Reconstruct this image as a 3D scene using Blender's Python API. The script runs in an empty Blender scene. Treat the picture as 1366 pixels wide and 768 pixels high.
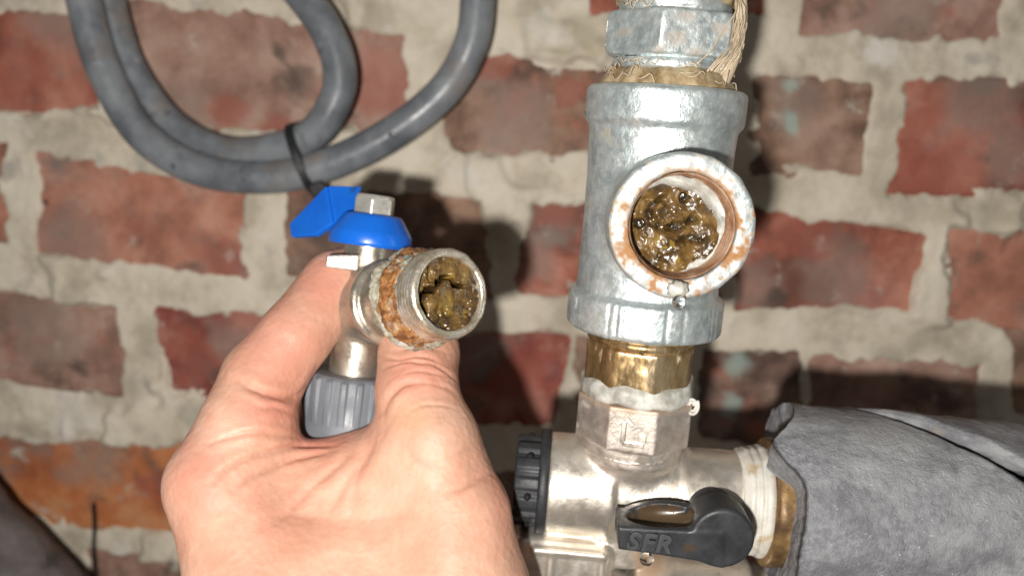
import bpy, math, random
import numpy as np
from math import sin, cos, pi, radians, sqrt
from mathutils import Matrix, Vector

# ------------------------------------------------------------------ camera, world, light, exposure
S = 0.001                      # everything below is laid out in millimetres
scene = bpy.context.scene
FPX = 1054.0
_yaw, _pitch, _roll = radians(2.6), radians(11), radians(4)
fw = np.array([-sin(_yaw)*cos(_pitch), cos(_yaw)*cos(_pitch), -sin(_pitch)])
_r0 = np.cross(fw, [0, 0, 1]); _r0 /= np.linalg.norm(_r0); _u0 = np.cross(_r0, fw)
CR = cos(_roll)*_r0 + sin(_roll)*_u0
CU = -sin(_roll)*_r0 + cos(_roll)*_u0
cam_d = bpy.data.cameras.new('camera'); cam = bpy.data.objects.new('camera', cam_d)
scene.collection.objects.link(cam); scene.camera = cam
cam.matrix_world = Matrix(((CR[0], CU[0], -fw[0], 0), (CR[1], CU[1], -fw[1], 0), (CR[2], CU[2], -fw[2], 0), (0, 0, 0, 1)))
cam_d.sensor_width = 36; cam_d.lens = FPX/1366*36
cam_d.clip_start = 0.005; cam_d.clip_end = 50
cam_d.dof.use_dof = True; cam_d.dof.focus_distance = 0.166; cam_d.dof.aperture_fstop = 11

w = bpy.data.worlds.new('World'); scene.world = w; w.use_nodes = True
w.node_tree.nodes['Background'].inputs['Color'].default_value = (1, .95, .88, 1)
w.node_tree.nodes['Background'].inputs['Strength'].default_value = 0.09

ld = bpy.data.lights.new('phone_flash', 'POINT'); lamp = bpy.data.objects.new('phone_flash', ld)
scene.collection.objects.link(lamp)
lamp.location = Vector(S*(-32*CR - 25*CU - 62*fw))
ld.energy = 4.6; ld.shadow_soft_size = 0.005; ld.color = (1, .96, .895)

scene.view_settings.view_transform = 'Standard'; scene.view_settings.look = 'None'
scene.view_settings.exposure = 0; scene.view_settings.gamma = 1
scene.render.engine = 'CYCLES'
try:
    scene.cycles.use_denoising = True
    scene.cycles.denoiser = 'OPENIMAGEDENOISE'
except Exception:
    pass
scene.cycles.sample_clamp_indirect = 4

# ------------------------------------------------------------------ helpers: space
def P(px, py, d):
    return ((px-683)*CR - (py-384)*CU)*d/FPX + fw*d
WALL_Y = 300.0
def W(px, py, off=0.0):
    v = (px-683)*CR - (py-384)*CU + fw*FPX
    return v*(WALL_Y-off)/v[1]
def unit(v):
    v = np.asarray(v, float); return v/np.linalg.norm(v)
def frame(axis, hint=(0, 0, 1)):
    """columns x, y, axis: y close to hint"""
    a = unit(axis)
    if abs(np.dot(a, hint)) > .999: hint = (0, 1, 0)
    y = unit(np.asarray(hint, float) - np.dot(hint, a)*a); x = np.cross(y, a)
    return np.stack([x, y, a], 1)
def pxof(X, Y, Z):
    d = X*fw[0]+Y*fw[1]+Z*fw[2]
    return 683+FPX*(X*CR[0]+Y*CR[1]+Z*CR[2])/d, 384-FPX*(X*CU[0]+Y*CU[1]+Z*CU[2])/d, d

# ------------------------------------------------------------------ helpers: noise
def _hash(i, j, k, seed):
    n = (i*374761393 + j*668265263 + k*1274126177 + seed*974711) & 0xffffffff
    n = ((n ^ (n >> 13))*1274126177) & 0xffffffff
    n = (n ^ (n >> 16))
    return (n & 0xffff).astype(np.float32)/32767.5 - 1
def vnoise(x, y, z, s, seed=0):
    x, y, z = np.asarray(x)/s, np.asarray(y)/s, np.asarray(z)/s
    i, j, k = np.floor(x).astype(np.int64), np.floor(y).astype(np.int64), np.floor(z).astype(np.int64)
    fx, fy, fz = x-i, y-j, z-k
    fx = fx*fx*(3-2*fx); fy = fy*fy*(3-2*fy); fz = fz*fz*(3-2*fz)
    r = 0
    for a in (0, 1):
        for b in (0, 1):
            for c in (0, 1):
                r = r + _hash(i+a, j+b, k+c, seed)*(fx if a else 1-fx)*(fy if b else 1-fy)*(fz if c else 1-fz)
    return r
def fbm(x, y, z, s, octv=3, seed=0, gain=.5):
    r, a, t = 0, 1.0, 0.0
    for o in range(octv):
        r = r + a*vnoise(x, y, z, s/2**o, seed+o*17); t += a; a *= gain
    return r/t
def sstep(a, b, x):
    t = np.clip((x-a)/(b-a), 0, 1); return t*t*(3-2*t)

# ------------------------------------------------------------------ helpers: signed distances
def smin(a, b, k):
    h = np.clip(.5+.5*(b-a)/k, 0, 1); return b*(1-h)+a*h - k*h*(1-h)
def smax(a, b, k): return -smin(-a, -b, k)
def s_cyl(r_, h_, r, h0, h1, e=.5):
    """solid of revolution: radius field r_, height field h_, rounded edge e"""
    dx = r_-(r-e); dy = np.abs(h_-(h0+h1)/2)-((h1-h0)/2-e)
    return np.minimum(np.maximum(dx, dy), 0)+np.sqrt(np.maximum(dx, 0)**2+np.maximum(dy, 0)**2)-e
def s_box(x, y, z, c, hs, e=.5):
    qx, qy, qz = np.abs(x-c[0])-(hs[0]-e), np.abs(y-c[1])-(hs[1]-e), np.abs(z-c[2])-(hs[2]-e)
    return np.minimum(np.maximum(np.maximum(qx, qy), qz), 0)+np.sqrt(np.maximum(qx, 0)**2+np.maximum(qy, 0)**2+np.maximum(qz, 0)**2)-e
def s_ngon(x, y, n, rin, rot=0):
    th = np.arctan2(y, x)-rot; r = np.sqrt(x*x+y*y); st = 2*pi/n
    return r*np.cos((th+st/2) % st-st/2)-rin
def s_cone(X, Y, Z, a, b, ra, rb):
    """tapered capsule"""
    a = np.asarray(a, np.float32); b = np.asarray(b, np.float32); d = b-a
    px, py, pz = X-a[0], Y-a[1], Z-a[2]
    t = np.clip((px*d[0]+py*d[1]+pz*d[2])/float(d@d), 0, 1)
    return np.sqrt((px-t*d[0])**2+(py-t*d[1])**2+(pz-t*d[2])**2)-(ra+(rb-ra)*t)

def nets(fn, lo, hi, h):
    """naive surface nets of fn < 0"""
    ax = [np.arange(lo[i], hi[i]+h, h, dtype=np.float32) for i in range(3)]
    X, Y, Z = np.meshgrid(*ax, indexing='ij')
    v = fn(X, Y, Z).astype(np.float32)
    ins = v < 0
    nx, ny, nz = v.shape
    cs = [(a, b, c) for a in (0, 1) for b in (0, 1) for c in (0, 1)]
    def sub(A, c): return A[c[0]:nx-1+c[0], c[1]:ny-1+c[1], c[2]:nz-1+c[2]]
    cnt = sum(sub(ins, c).astype(np.int8) for c in cs)
    act = (cnt > 0) & (cnt < 8)
    ii, jj, kk = np.nonzero(act)
    idx = -np.ones(act.shape, np.int64); idx[ii, jj, kk] = np.arange(len(ii))
    acc = np.zeros((len(ii), 3)); n = np.zeros(len(ii))
    cv = {c: v[ii+c[0], jj+c[1], kk+c[2]] for c in cs}
    for c in cs:
        for d in range(3):
            if c[d] == 0:
                e = list(c); e[d] = 1; e = tuple(e)
                va, vb = cv[c], cv[e]; m = (va < 0) != (vb < 0)
                t = np.where(m, va/np.where(m, va-vb, 1), 0)
                for q in range(3):
                    acc[:, q] += m*(c[q]+(t if q == d else 0))
                n += m
    V = acc/n[:, None] + np.stack([ii, jj, kk], 1)
    V = V*h + np.array(lo)
    F = []
    for d in range(3):
        o = [(0, 0, 0)]*4
        p, q = (d+1) % 3, (d+2) % 3
        sl0 = [slice(None)]*3; sl1 = [slice(None)]*3
        sl0[d] = slice(0, -1); sl1[d] = slice(1, None)
        a, b = ins[tuple(sl0)], ins[tuple(sl1)]
        e = np.stack(np.nonzero(a != b), 1)
        e = e[(e[:, p] > 0) & (e[:, q] > 0) & (e[:, p] < v.shape[p]-1) & (e[:, q] < v.shape[q]-1)]
        sgn = a[e[:, 0], e[:, 1], e[:, 2]]
        def cell(dp, dq):
            c = e.copy(); c[:, p] -= dp; c[:, q] -= dq; return idx[c[:, 0], c[:, 1], c[:, 2]]
        Q = np.stack([cell(1, 1), cell(0, 1), cell(0, 0), cell(1, 0)], 1)
        Q[~sgn] = Q[~sgn][:, ::-1]
        F.append(Q)
    F = np.concatenate(F); F = F[(F >= 0).all(1)]
    return V, F

def vnormals(V, F):
    n = np.cross(V[F[:, 2]]-V[F[:, 0]], V[F[:, 3 % F.shape[1]]]-V[F[:, 1]])
    N = np.zeros_like(V)
    for c in range(F.shape[1]): np.add.at(N, F[:, c], n)
    return N/np.maximum(np.linalg.norm(N, axis=1), 1e-9)[:, None]

# ------------------------------------------------------------------ helpers: objects
def thing(name, label, cat, loc, group=None):
    o = bpy.data.objects.new(name, None); scene.collection.objects.link(o)
    o.location = Vector(np.asarray(loc, float)*S); o.empty_display_size = .01
    o['label'] = label; o['category'] = cat
    if group: o['group'] = group
    return o
def tag(o, label, cat, group=None):
    o['label'] = label; o['category'] = cat
    if group: o['group'] = group
    return o
def wloc(o):
    p = np.zeros(3)
    while o is not None:
        p = p+np.array(o.location); o = o.parent
    return p
def mk(name, V, F, mat, parent=None, attrs=None, smooth=True, origin=None):
    V = np.asarray(V, float)
    me = bpy.data.meshes.new(name)
    base = wloc(parent) if parent is not None else np.zeros(3)
    if parent is None:
        if origin is None: origin = np.array([V[:, 0].mean(), V[:, 1].mean(), V[:, 2].min()])
        base = np.asarray(origin, float)*S
    L = V*S-base
    if isinstance(F, np.ndarray):
        me.vertices.add(len(L)); me.vertices.foreach_set('co', L.astype(np.float32).ravel())
        k = F.shape[1]
        me.loops.add(F.size); me.loops.foreach_set('vertex_index', F.astype(np.int32).ravel())
        me.polygons.add(len(F)); me.polygons.foreach_set('loop_start', np.arange(0, F.size, k, dtype=np.int32))
        me.polygons.foreach_set('loop_total', np.full(len(F), k, np.int32))
        me.update(calc_edges=True); me.validate()
    else:
        me.from_pydata(L.tolist(), [], F); me.update()
    if smooth: me.polygons.foreach_set('use_smooth', np.ones(len(me.polygons), bool))
    for a, arr in (attrs or {}).items():
        at = me.attributes.new(a, 'FLOAT', 'POINT'); at.data.foreach_set('value', np.asarray(arr, np.float32))
    me.materials.append(mat)
    o = bpy.data.objects.new(name, me); scene.collection.objects.link(o)
    if parent is not None: o.parent = parent
    else: o.location = Vector(base)
    return o
def join(parts):
    V, F, n = [], [], 0
    for v, f in parts:
        V.append(np.asarray(v, float)); F += [[int(i)+n for i in q] for q in f]; n += len(v)
    return np.concatenate(V), F
def lathe(prof, org, axis, n=64, hint=(0, 0, 1), closed=False, warp=None):
    """prof: list of (r, h); warp(theta, r, h) -> r, h"""
    M = frame(axis, hint); th = np.arange(n)*2*pi/n; V = []
    for r, h in prof:
        rr, hh = np.full(n, float(r)), np.full(n, float(h))
        if warp: rr, hh = warp(th, rr, hh)
        V.append(np.stack([rr*np.cos(th), rr*np.sin(th), hh], 1))
    V = np.concatenate(V)@M.T+np.asarray(org)
    m = len(prof); a = np.arange(n); b = (a+1) % n; F = []
    for i in range(m if closed else m-1):
        j = (i+1) % m
        F.append(np.stack([i*n+a, i*n+b, j*n+b, j*n+a], 1))
    return V, np.concatenate(F)
def spline(pts, n):
    pts = np.asarray(pts, float); m = len(pts)
    t = np.linspace(0, m-1.0001, n); i = t.astype(int); f = (t-i)[:, None]
    g = lambda k: pts[np.clip(k, 0, m-1)]
    p0, p1, p2, p3 = g(i-1), g(i), g(i+1), g(i+2)
    return .5*((2*p1)+(-p0+p2)*f+(2*p0-5*p1+4*p2-p3)*f**2+(-p0+3*p1-3*p2+p3)*f**3)
def tube(path, rad, n=16, flat=None):
    """tube along path; flat=(ra, rb, hint): elliptical section, ra along hint"""
    path = np.asarray(path, float); m = len(path)
    rad = np.broadcast_to(np.asarray(rad, float), (m,))
    T = np.gradient(path, axis=0); T /= np.linalg.norm(T, axis=1)[:, None]
    x = np.cross(T[0], [0.31, 0.2, 0.93]); x = unit(x); V = []
    th = np.arange(n)*2*pi/n
    for k in range(m):
        x = unit(x-np.dot(x, T[k])*T[k]); y = np.cross(T[k], x)
        V.append(path[k]+rad[k]*(np.cos(th)[:, None]*x+np.sin(th)[:, None]*y))
    V = np.concatenate(V+[path[:1], path[-1:]])
    a = np.arange(n); b = (a+1) % n; F = []
    for k in range(m-1):
        F += np.stack([k*n+a, k*n+b, (k+1)*n+b, (k+1)*n+a], 1).tolist()
    F += [[m*n, int(j), int(i)] for i, j in zip(a, b)]
    F += [[m*n+1, (m-1)*n+int(i), (m-1)*n+int(j)] for i, j in zip(a, b)]
    return V, F
def slab(pts, th, nrm=None):
    pts = np.asarray(pts, float); n = len(pts)
    nr = unit(np.cross(pts[1]-pts[0], pts[2]-pts[1])) if nrm is None else unit(nrm)
    V = np.concatenate([pts-nr*th/2, pts+nr*th/2])
    F = [list(range(n))[::-1], list(range(n, 2*n))]+[[i, (i+1) % n, n+(i+1) % n, n+i] for i in range(n)]
    return V, F
def bevel(o, wd, seg=2):
    m = o.modifiers.new('bevel', 'BEVEL'); m.width = wd*S; m.segments = seg; m.limit_method = 'ANGLE'; m.angle_limit = radians(30)
    return o

# ------------------------------------------------------------------ helpers: materials
def mat(name, stops, scale=120, detail=6, rough=.5, metal=0.0, bump=0.0, bscale=None, spots=(), attr=None, seed=0,
        spec=.5, coat=0.0, rrange=.12, sss=0.0, bump2=None, trans=0.0, contrast=(.32, .68), stretch=None, ior=1.45):
    """stops: colours along a noise; spots: (scale, lo, hi, colour[, rough, metal]); attr: list of (attribute, colour, rough, metal)"""
    m = bpy.data.materials.new(name); m.use_nodes = True; nt = m.node_tree; N = nt.nodes; L = nt.links
    b = N['Principled BSDF']
    tc = N.new('ShaderNodeTexCoord'); mp = N.new('ShaderNodeMapping'); L.new(tc.outputs['Object'], mp.inputs['Vector'])
    mp.inputs['Location'].default_value = (seed*.137, seed*.071, seed*.213)
    if stretch: mp.inputs['Scale'].default_value = stretch
    def noise(sc, det=6, off=0):
        n = N.new('ShaderNodeTexNoise'); n.inputs['Scale'].default_value = sc; n.inputs['Detail'].default_value = det; n.inputs['Roughness'].default_value = .62
        if off:
            m2 = N.new('ShaderNodeMapping'); L.new(mp.outputs[0], m2.inputs['Vector']); m2.inputs['Location'].default_value = (off*.31, off*.17, off*.09); L.new(m2.outputs[0], n.inputs['Vector'])
        else: L.new(mp.outputs[0], n.inputs['Vector'])
        return n.outputs['Fac']
    def rng(src, lo, hi, a=0., c=1.):
        r = N.new('ShaderNodeMapRange'); r.interpolation_type = 'SMOOTHSTEP'; L.new(src, r.inputs['Value'])
        r.inputs['From Min'].default_value = lo; r.inputs['From Max'].default_value = hi; r.inputs['To Min'].default_value = a; r.inputs['To Max'].default_value = c
        return r.outputs['Result']
    nz = noise(scale, detail)
    cr = N.new('ShaderNodeValToRGB'); L.new(rng(nz, contrast[0], contrast[1]), cr.inputs['Fac'])
    el = cr.color_ramp.elements
    while len(el) < len(stops): el.new(.5)
    for i, c in enumerate(stops):
        el[i].position = i/max(1, len(stops)-1); el[i].color = (*c, 1)
    col = cr.outputs['Color']
    def mixc(f, a, c):
        x = N.new('ShaderNodeMix'); x.data_type = 'RGBA'; L.new(f, x.inputs['Factor']); L.new(a, x.inputs['A']); x.inputs['B'].default_value = (*c, 1); return x.outputs['Result']
    def mixf(f, a, c):
        x = N.new('ShaderNodeMix'); x.data_type = 'FLOAT'; L.new(f, x.inputs[0]); L.new(a, x.inputs[2]); x.inputs[3].default_value = c; return x.outputs[0]
    rg = rng(noise(scale*2.3, 4, 3.7), .3, .7, max(.02, rough-rrange), min(1, rough+rrange))
    vm = N.new('ShaderNodeValue'); vm.outputs[0].default_value = metal; mt = vm.outputs[0]
    for i, s in enumerate(spots):
        f = rng(noise(s[0], 5, 5.1+i*2.3), s[1], s[2]); col = mixc(f, col, s[3])
        if len(s) > 4: rg = mixf(f, rg, s[4])
        if len(s) > 5: mt = mixf(f, mt, s[5])
    for a in (attr or []):
        at = N.new('ShaderNodeAttribute'); at.attribute_name = a[0]; f = at.outputs['Fac']
        col = mixc(f, col, a[1])
        if len(a) > 2: rg = mixf(f, rg, a[2])
        if len(a) > 3: mt = mixf(f, mt, a[3])
    L.new(col, b.inputs['Base Color']); L.new(rg, b.inputs['Roughness']); L.new(mt, b.inputs['Metallic'])
    b.inputs['Specular IOR Level'].default_value = spec; b.inputs['Coat Weight'].default_value = coat; b.inputs['Coat Roughness'].default_value = .08
    b.inputs['Transmission Weight'].default_value = trans; b.inputs['IOR'].default_value = ior
    if sss:
        b.inputs['Subsurface Weight'].default_value = sss; b.inputs['Subsurface Radius'].default_value = (1, .35, .2); b.inputs['Subsurface Scale'].default_value = .0022
    nrm = None
    for bb in ([(bump, bscale or scale*2)] if bump else [])+list(bump2 or []):
        bp = N.new('ShaderNodeBump'); bp.inputs['Strength'].default_value = 1.0; bp.inputs['Distance'].default_value = bb[0]*S
        if len(bb) > 2 and bb[2] == 'vor':
            vv = N.new('ShaderNodeTexVoronoi'); vv.feature = 'F1'; vv.inputs['Scale'].default_value = bb[1]; L.new(mp.outputs[0], vv.inputs['Vector']); src = vv.outputs['Distance']
        else: src = noise(bb[1], 5, 8.3)
        L.new(src, bp.inputs['Height'])
        if nrm is not None: L.new(nrm, bp.inputs['Normal'])
        nrm = bp.outputs['Normal']
    if nrm is not None: L.new(nrm, b.inputs['Normal'])
    return m

M_zinc = mat('zinc', [(.47, .535, .55), (.60, .665, .675), (.70, .755, .755)], scale=230, rough=.44, metal=.74, bump=.15, bscale=620, bump2=[(.20, 240), (.06, 1600)],
             spots=[(90, .64, .74, (.40, .36, .28), .55, .3), (520, .62, .70, (.74, .77, .76), .25, .7)],
             attr=[('lime', (.47, .43, .355), .6, 0.1), ('brown', (.26, .14, .07), .55, .1), ('rust', (.30, .145, .055), .7, 0.0)])
M_nickel = mat('nickel', [(.60, .54, .47), (.72, .66, .58), (.80, .75, .68)], scale=90, rough=.38, metal=.82, bump=.07, bscale=900,
               spots=[(60, .62, .75, (.45, .38, .30), .5, .5)], attr=[('rust', (.30, .15, .05), .6, .1), ('lime', (.70, .66, .58), .6, 0.)])
M_nickel_rough = mat('cast_nickel', [(.42, .36, .31), (.56, .50, .45), (.66, .60, .54)], scale=160, rough=.46, metal=.78, bump=.09, bscale=1000,
                     attr=[('rust', (.30, .15, .05), .6, .1), ('lime', (.70, .66, .58), .6, 0.)])
M_brass = mat('brass', [(.28, .18, .08), (.52, .36, .18), (.68, .53, .33)], scale=140, rough=.3, metal=.85, bump=.10, bscale=500,
              spots=[(110, .58, .70, (.22, .12, .04), .45, .4), (260, .62, .72, (.65, .55, .38), .5, .1)], stretch=(1.6, 1.6, .5))
M_brass_dull = mat('dull_brass', [(.10, .055, .028), (.22, .135, .055), (.34, .23, .10)], scale=130, rough=.42, metal=.45, bump=.10, bscale=500)
M_seal = mat('white_sealant', [(.27, .26, .225), (.43, .42, .385), (.60, .59, .555)], scale=260, rough=.5, bump=.18, bscale=500,
             spots=[(150, .56, .70, (.27, .24, .18)), (210, .64, .72, (.24, .25, .22))])
M_tape = mat('white_tape', [(.46, .44, .39), (.64, .62, .575)], scale=160, rough=.5, bump=.12, bscale=400, spots=[(120, .56, .70, (.42, .33, .20)), (240, .64, .72, (.30, .27, .22))])
M_paste = mat('hemp_paste', [(.17, .115, .055), (.33, .245, .14), (.46, .37, .24)], scale=280, rough=.42, bump=.25, bscale=600, coat=.3, stretch=(1, 1, .5))
M_hemp = mat('hemp', [(.34, .26, .175), (.54, .45, .33)], scale=200, rough=.45, coat=.25)
M_rust = mat('rust', [(.11, .04, .012), (.28, .115, .032), (.42, .22, .085)], scale=420, rough=.6, bump=.5, bscale=800, bump2=[(.3, 2000)], spots=[(130, .53, .64, (.42, .39, .31)), (170, .60, .68, (.28, .36, .32)), (260, .60, .70, (.09, .05, .03)), (90, .60, .68, (.40, .36, .30), .4, .5)], coat=.2)
M_limescale = mat('limescale', [(.22, .19, .13), (.36, .34, .27), (.48, .47, .41)], scale=260, rough=.65, bump=.35, bscale=600,
                  spots=[(180, .60, .68, (.27, .35, .31)), (120, .58, .68, (.22, .12, .05))])
M_thread = mat('thread_steel', [(.38, .31, .22), (.58, .51, .41), (.70, .65, .57)], scale=260, rough=.33, metal=.75, bump=.2, bscale=700,
               spots=[(220, .62, .72, (.25, .17, .08), .6, .1)])
M_sludge = mat('sludge', [(.028, .015, .005), (.100, .054, .014), (.18, .106, .030)], scale=230, rough=.36, rrange=.1, bump=.07, bscale=800, coat=.4,
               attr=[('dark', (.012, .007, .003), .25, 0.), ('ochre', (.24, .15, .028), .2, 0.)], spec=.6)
M_blue = mat('blue_plastic', [(.006, .10, .52), (.008, .13, .60)], scale=60, rough=.30, rrange=.08, bump=.04, bscale=600, spec=.5, spots=[(130, .62, .74, (.012, .06, .24), .5), (420, .70, .76, (.20, .28, .42), .5)])
M_black = mat('black_plastic', [(.018, .019, .022), (.034, .036, .041)], scale=150, rough=.46, bump=.05, bscale=900, spec=.5,
              attr=[('rust', (.095, .052, .016), .12, 0.)])
M_letter = mat('moulded_black', [(.040, .042, .048), (.055, .057, .064)], scale=150, rough=.5, bump=.04, bscale=900)
M_greyplastic = mat('grey_plastic', [(.135, .147, .168), (.17, .183, .207)], scale=90, rough=.45, bump=.03, bscale=700)
M_cable = mat('cable_grey', [(.105, .116, .132), (.165, .180, .20), (.22, .234, .252)], scale=60, rough=.38, bump=.08, bscale=400,
              spots=[(48, .54, .72, (.20, .17, .15), .6), (90, .62, .72, (.075, .08, .09)), (160, .66, .72, (.30, .31, .32))])
M_foam = mat('foam_grey', [(.145, .146, .160), (.195, .197, .215), (.245, .248, .268)], scale=700, detail=8, rough=.55, rrange=.15, bump=.35, bscale=900, bump2=[(.30, 2300), (.25, 300)],
             spots=[(38, .44, .66, (.29, .292, .305)), (75, .52, .70, (.135, .137, .15)), (55, .64, .76, (.25, .22, .19)), (1100, .66, .70, (.55, .55, .58), .06)], spec=.6, contrast=(.30, .70))  # finest spots are pale and glossy: glints of tiny droplets painted in
M_foam_dark = mat('foam_dark', [(.10, .088, .088), (.16, .143, .142), (.21, .195, .19)], scale=45, rough=.8, bump=.4, bscale=260,
                  spots=[(50, .60, .70, (.055, .055, .05)), (38, .66, .70, (.27, .25, .24))])
M_skin = mat('skin', [(.52, .275, .19), (.585, .335, .24), (.63, .39, .292)], scale=48, rough=.54, rrange=.07, bump=.09, bscale=1000, bump2=[(.10, 620, 'vor'), (.08, 260)], sss=.28, spec=.4,
             spots=[(36, .52, .74, (.57, .26, .185)), (300, .70, .76, (.52, .28, .20)), (140, .62, .78, (.60, .33, .245)), (700, .66, .74, (.50, .27, .19))], attr=[('pink', (.55, .215, .16)), ('crease', (.36, .145, .095)), ('yellow', (.60, .36, .21))])
M_mortar = mat('mortar', [(.39, .34, .265), (.56, .495, .40), (.64, .58, .485)], scale=40, detail=7, rough=.85, bump=.5, bscale=240,
               spots=[(48, .58, .70, (.42, .385, .33)), (26, .60, .72, (.62, .585, .53)), (90, .70, .78, (.26, .22, .18)), (20, .63, .75, (.45, .39, .28))])
M_water = mat('water', [(1, 1, 1), (1, 1, 1)], rough=.02, rrange=0.0, trans=1.0, ior=1.33)
M_tie = mat('tie_black', [(.012, .012, .014), (.02, .02, .022)], rough=.4)
M_nut = mat('bright_steel', [(.52, .50, .45), (.64, .62, .58)], scale=200, rough=.35, metal=.65, bump=.05, bscale=700, spots=[(180, .62, .7, (.35, .24, .12), .5, .2)])

# ------------------------------------------------------------------ the brick wall
BR = {  # base colour ramps
 'red': [(0.180, 0.064, 0.044), (0.310, 0.100, 0.066), (0.387, 0.157, 0.109)],
 'rose': [(0.297, 0.128, 0.087), (0.396, 0.166, 0.113), (0.450, 0.221, 0.156)],
 'orange': [(0.342, 0.106, 0.039), (0.450, 0.153, 0.055), (0.486, 0.221, 0.101)],
 'brown': [(0.153, 0.089, 0.061), (0.252, 0.149, 0.103), (0.333, 0.212, 0.156)],
 'mauve': [(0.225, 0.128, 0.095), (0.306, 0.178, 0.136), (0.369, 0.238, 0.187)],
 'dark': [(0.086, 0.051, 0.039), (0.162, 0.095, 0.073), (0.243, 0.153, 0.121)],
 'deep': [(0.144, 0.036, 0.027), (0.234, 0.060, 0.044), (0.306, 0.119, 0.090)],
}
quads = [  # pixel corners top-left, top-right, bottom-right, bottom-left
 ('red', (-190, 8, 146, 25, 142, 150, -190, 132)), ('mauve', (166, -4, 540, 46, 545, 182, 172, 168)), ('brown', (592, 70, 830, 90, 826, 208, 600, 204)),
 ('mauve', (1070, -80, 1345, -70, 1335, 52, 1066, 46)), ('red', (800, -95, 1026, -85, 1020, 24, 796, 14)), ('brown', (540, -110, 770, -100, 765, -28, 536, -30)),
 ('red', (200, -130, 500, -118, 495, -40, 196, -50)), ('brown', (-190, -140, 160, -130, 156, -34, -190, -40)),
 ('brown', (1000, 110, 1166, 112, 1146, 234, 1010, 228)), ('red', (1206, 106, 1470, 118, 1460, 262, 1190, 252)),
 ('rose', (50, 205, 322, 262, 334, 374, 56, 335)), ('rose', (-240, 180, 6, 196, 4, 318, -240, 290)), ('brown', (386, 250, 650, 262, 648, 392, 390, 362)),
 ('red', (700, 262, 965, 276, 960, 404, 692, 386)), ('red', (990, 282, 1228, 318, 1218, 420, 985, 410)), ('rose', (1264, 306, 1540, 328, 1530, 446, 1256, 426)),
 ('mauve', (-230, 372, 156, 408, 162, 526, -230, 478)), ('deep', (214, 412, 410, 424, 404, 536, 220, 526)), ('deep', (455, 432, 752, 452, 742, 566, 452, 552)),
 ('brown', (775, 452, 905, 460, 900, 570, 770, 566)), ('dark', (936, 462, 1066, 470, 1062, 600, 932, 588)), ('mauve', (1084, 476, 1308, 486, 1304, 604, 1080, 602)), ('brown', (1346, 440, 1560, 452, 1560, 560, 1350, 556)),
 ('orange', (-14, 584, 250, 592, 246, 706, 6, 694)), ('red', (282, 600, 590, 616, 584, 722, 280, 708)), ('dark', (624, 620, 800, 636, 796, 742, 620, 730)),
 ('red', (840, 640, 1080, 652, 1076, 764, 836, 752)), ('brown', (1120, 650, 1380, 660, 1376, 776, 1116, 770)), ('red', (-300, 574, -50, 584, -56, 690, -300, 680)),
 ('mauve', (124, 736, 370, 746, 366, 856, 122, 848)), ('red', (410, 750, 680, 764, 676, 876, 408, 866)), ('brown', (-200, 724, 80, 734, 78, 842, -200, 836)), ('red', (720, 770, 1000, 784, 996, 900, 716, 886)), ('mauve', (1040, 790, 1320, 800, 1316, 920, 1036, 910)), ('red', (1420, 600, 1640, 604, 1640, 720, 1416, 716)), ('rose', (1480, -70, 1700, -64, 1700, 60, 1474, 54)), ('red', (1510, 116, 1720, 122, 1720, 250, 1500, 246)),
]
polys = []
for kind, q in quads:
    p = [W(q[i], q[i+1]) for i in (0, 2, 4, 6)]
    polys.append((kind, np.array([[a[0], a[2]] for a in p])))
def quad_sdf(x, z, pts):
    d = np.full(np.shape(x), -1e9)
    for i in range(4):
        a, b = pts[i], pts[(i+1) % 4]; e = b-a; n = np.array([-e[1], e[0]])/np.linalg.norm(e)   # clockwise in (x, z): outside is left
        d = np.maximum(d, (x-a[0])*n[0]+(z-a[1])*n[1])
    return d
wall_t = thing('brick_wall', 'old brick wall with broad smeared lime mortar joints behind the pipes', 'wall', (0, WALL_Y, -250))
def axis_pts(lo, a, b, hi, fine, coarse): return np.concatenate([np.arange(lo, a, coarse), np.arange(a, b, fine), np.arange(b, hi+coarse, coarse)])
gx = axis_pts(-340, -225, 205, 320, .95, 5); gz = axis_pts(-290, -205, 75, 160, .95, 5)
GX, GZ = np.meshgrid(gx, gz, indexing='ij')
D = np.full(GX.shape, 1e9)
for k, p in polys: D = np.minimum(D, quad_sdf(GX, GZ, p))
wob = 4.2*fbm(GX, GZ, 0*GX, 17, 3, 5)+2.2*fbm(GX, GZ, 0*GX, 4.2, 3, 9)
De = D+wob
smear = sstep(.24, .46, fbm(GX, GZ, 0*GX, 26, 3, 31))*sstep(-9, -1.0, D)
H = -3.2+4.4*sstep(-2.0, 1.1, De)+smear*3.3
H += (1.0*fbm(GX, GZ, 0*GX, 22, 3, 71)+.45*fbm(GX, GZ, 0*GX, 4.5, 3, 77))*sstep(-2, 3, De)+.25*fbm(GX, GZ, 0*GX, 2.2, 2, 79)
nX, nZ = GX.shape
ii = np.arange(nX*nZ).reshape(nX, nZ)
Fm = np.stack([ii[:-1, :-1], ii[1:, :-1], ii[1:, 1:], ii[:-1, 1:]], -1).reshape(-1, 4)
mk('mortar', np.stack([GX, WALL_Y-H, GZ], -1).reshape(-1, 3), Fm, M_mortar, wall_t)
rnd = random.Random(4)
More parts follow.
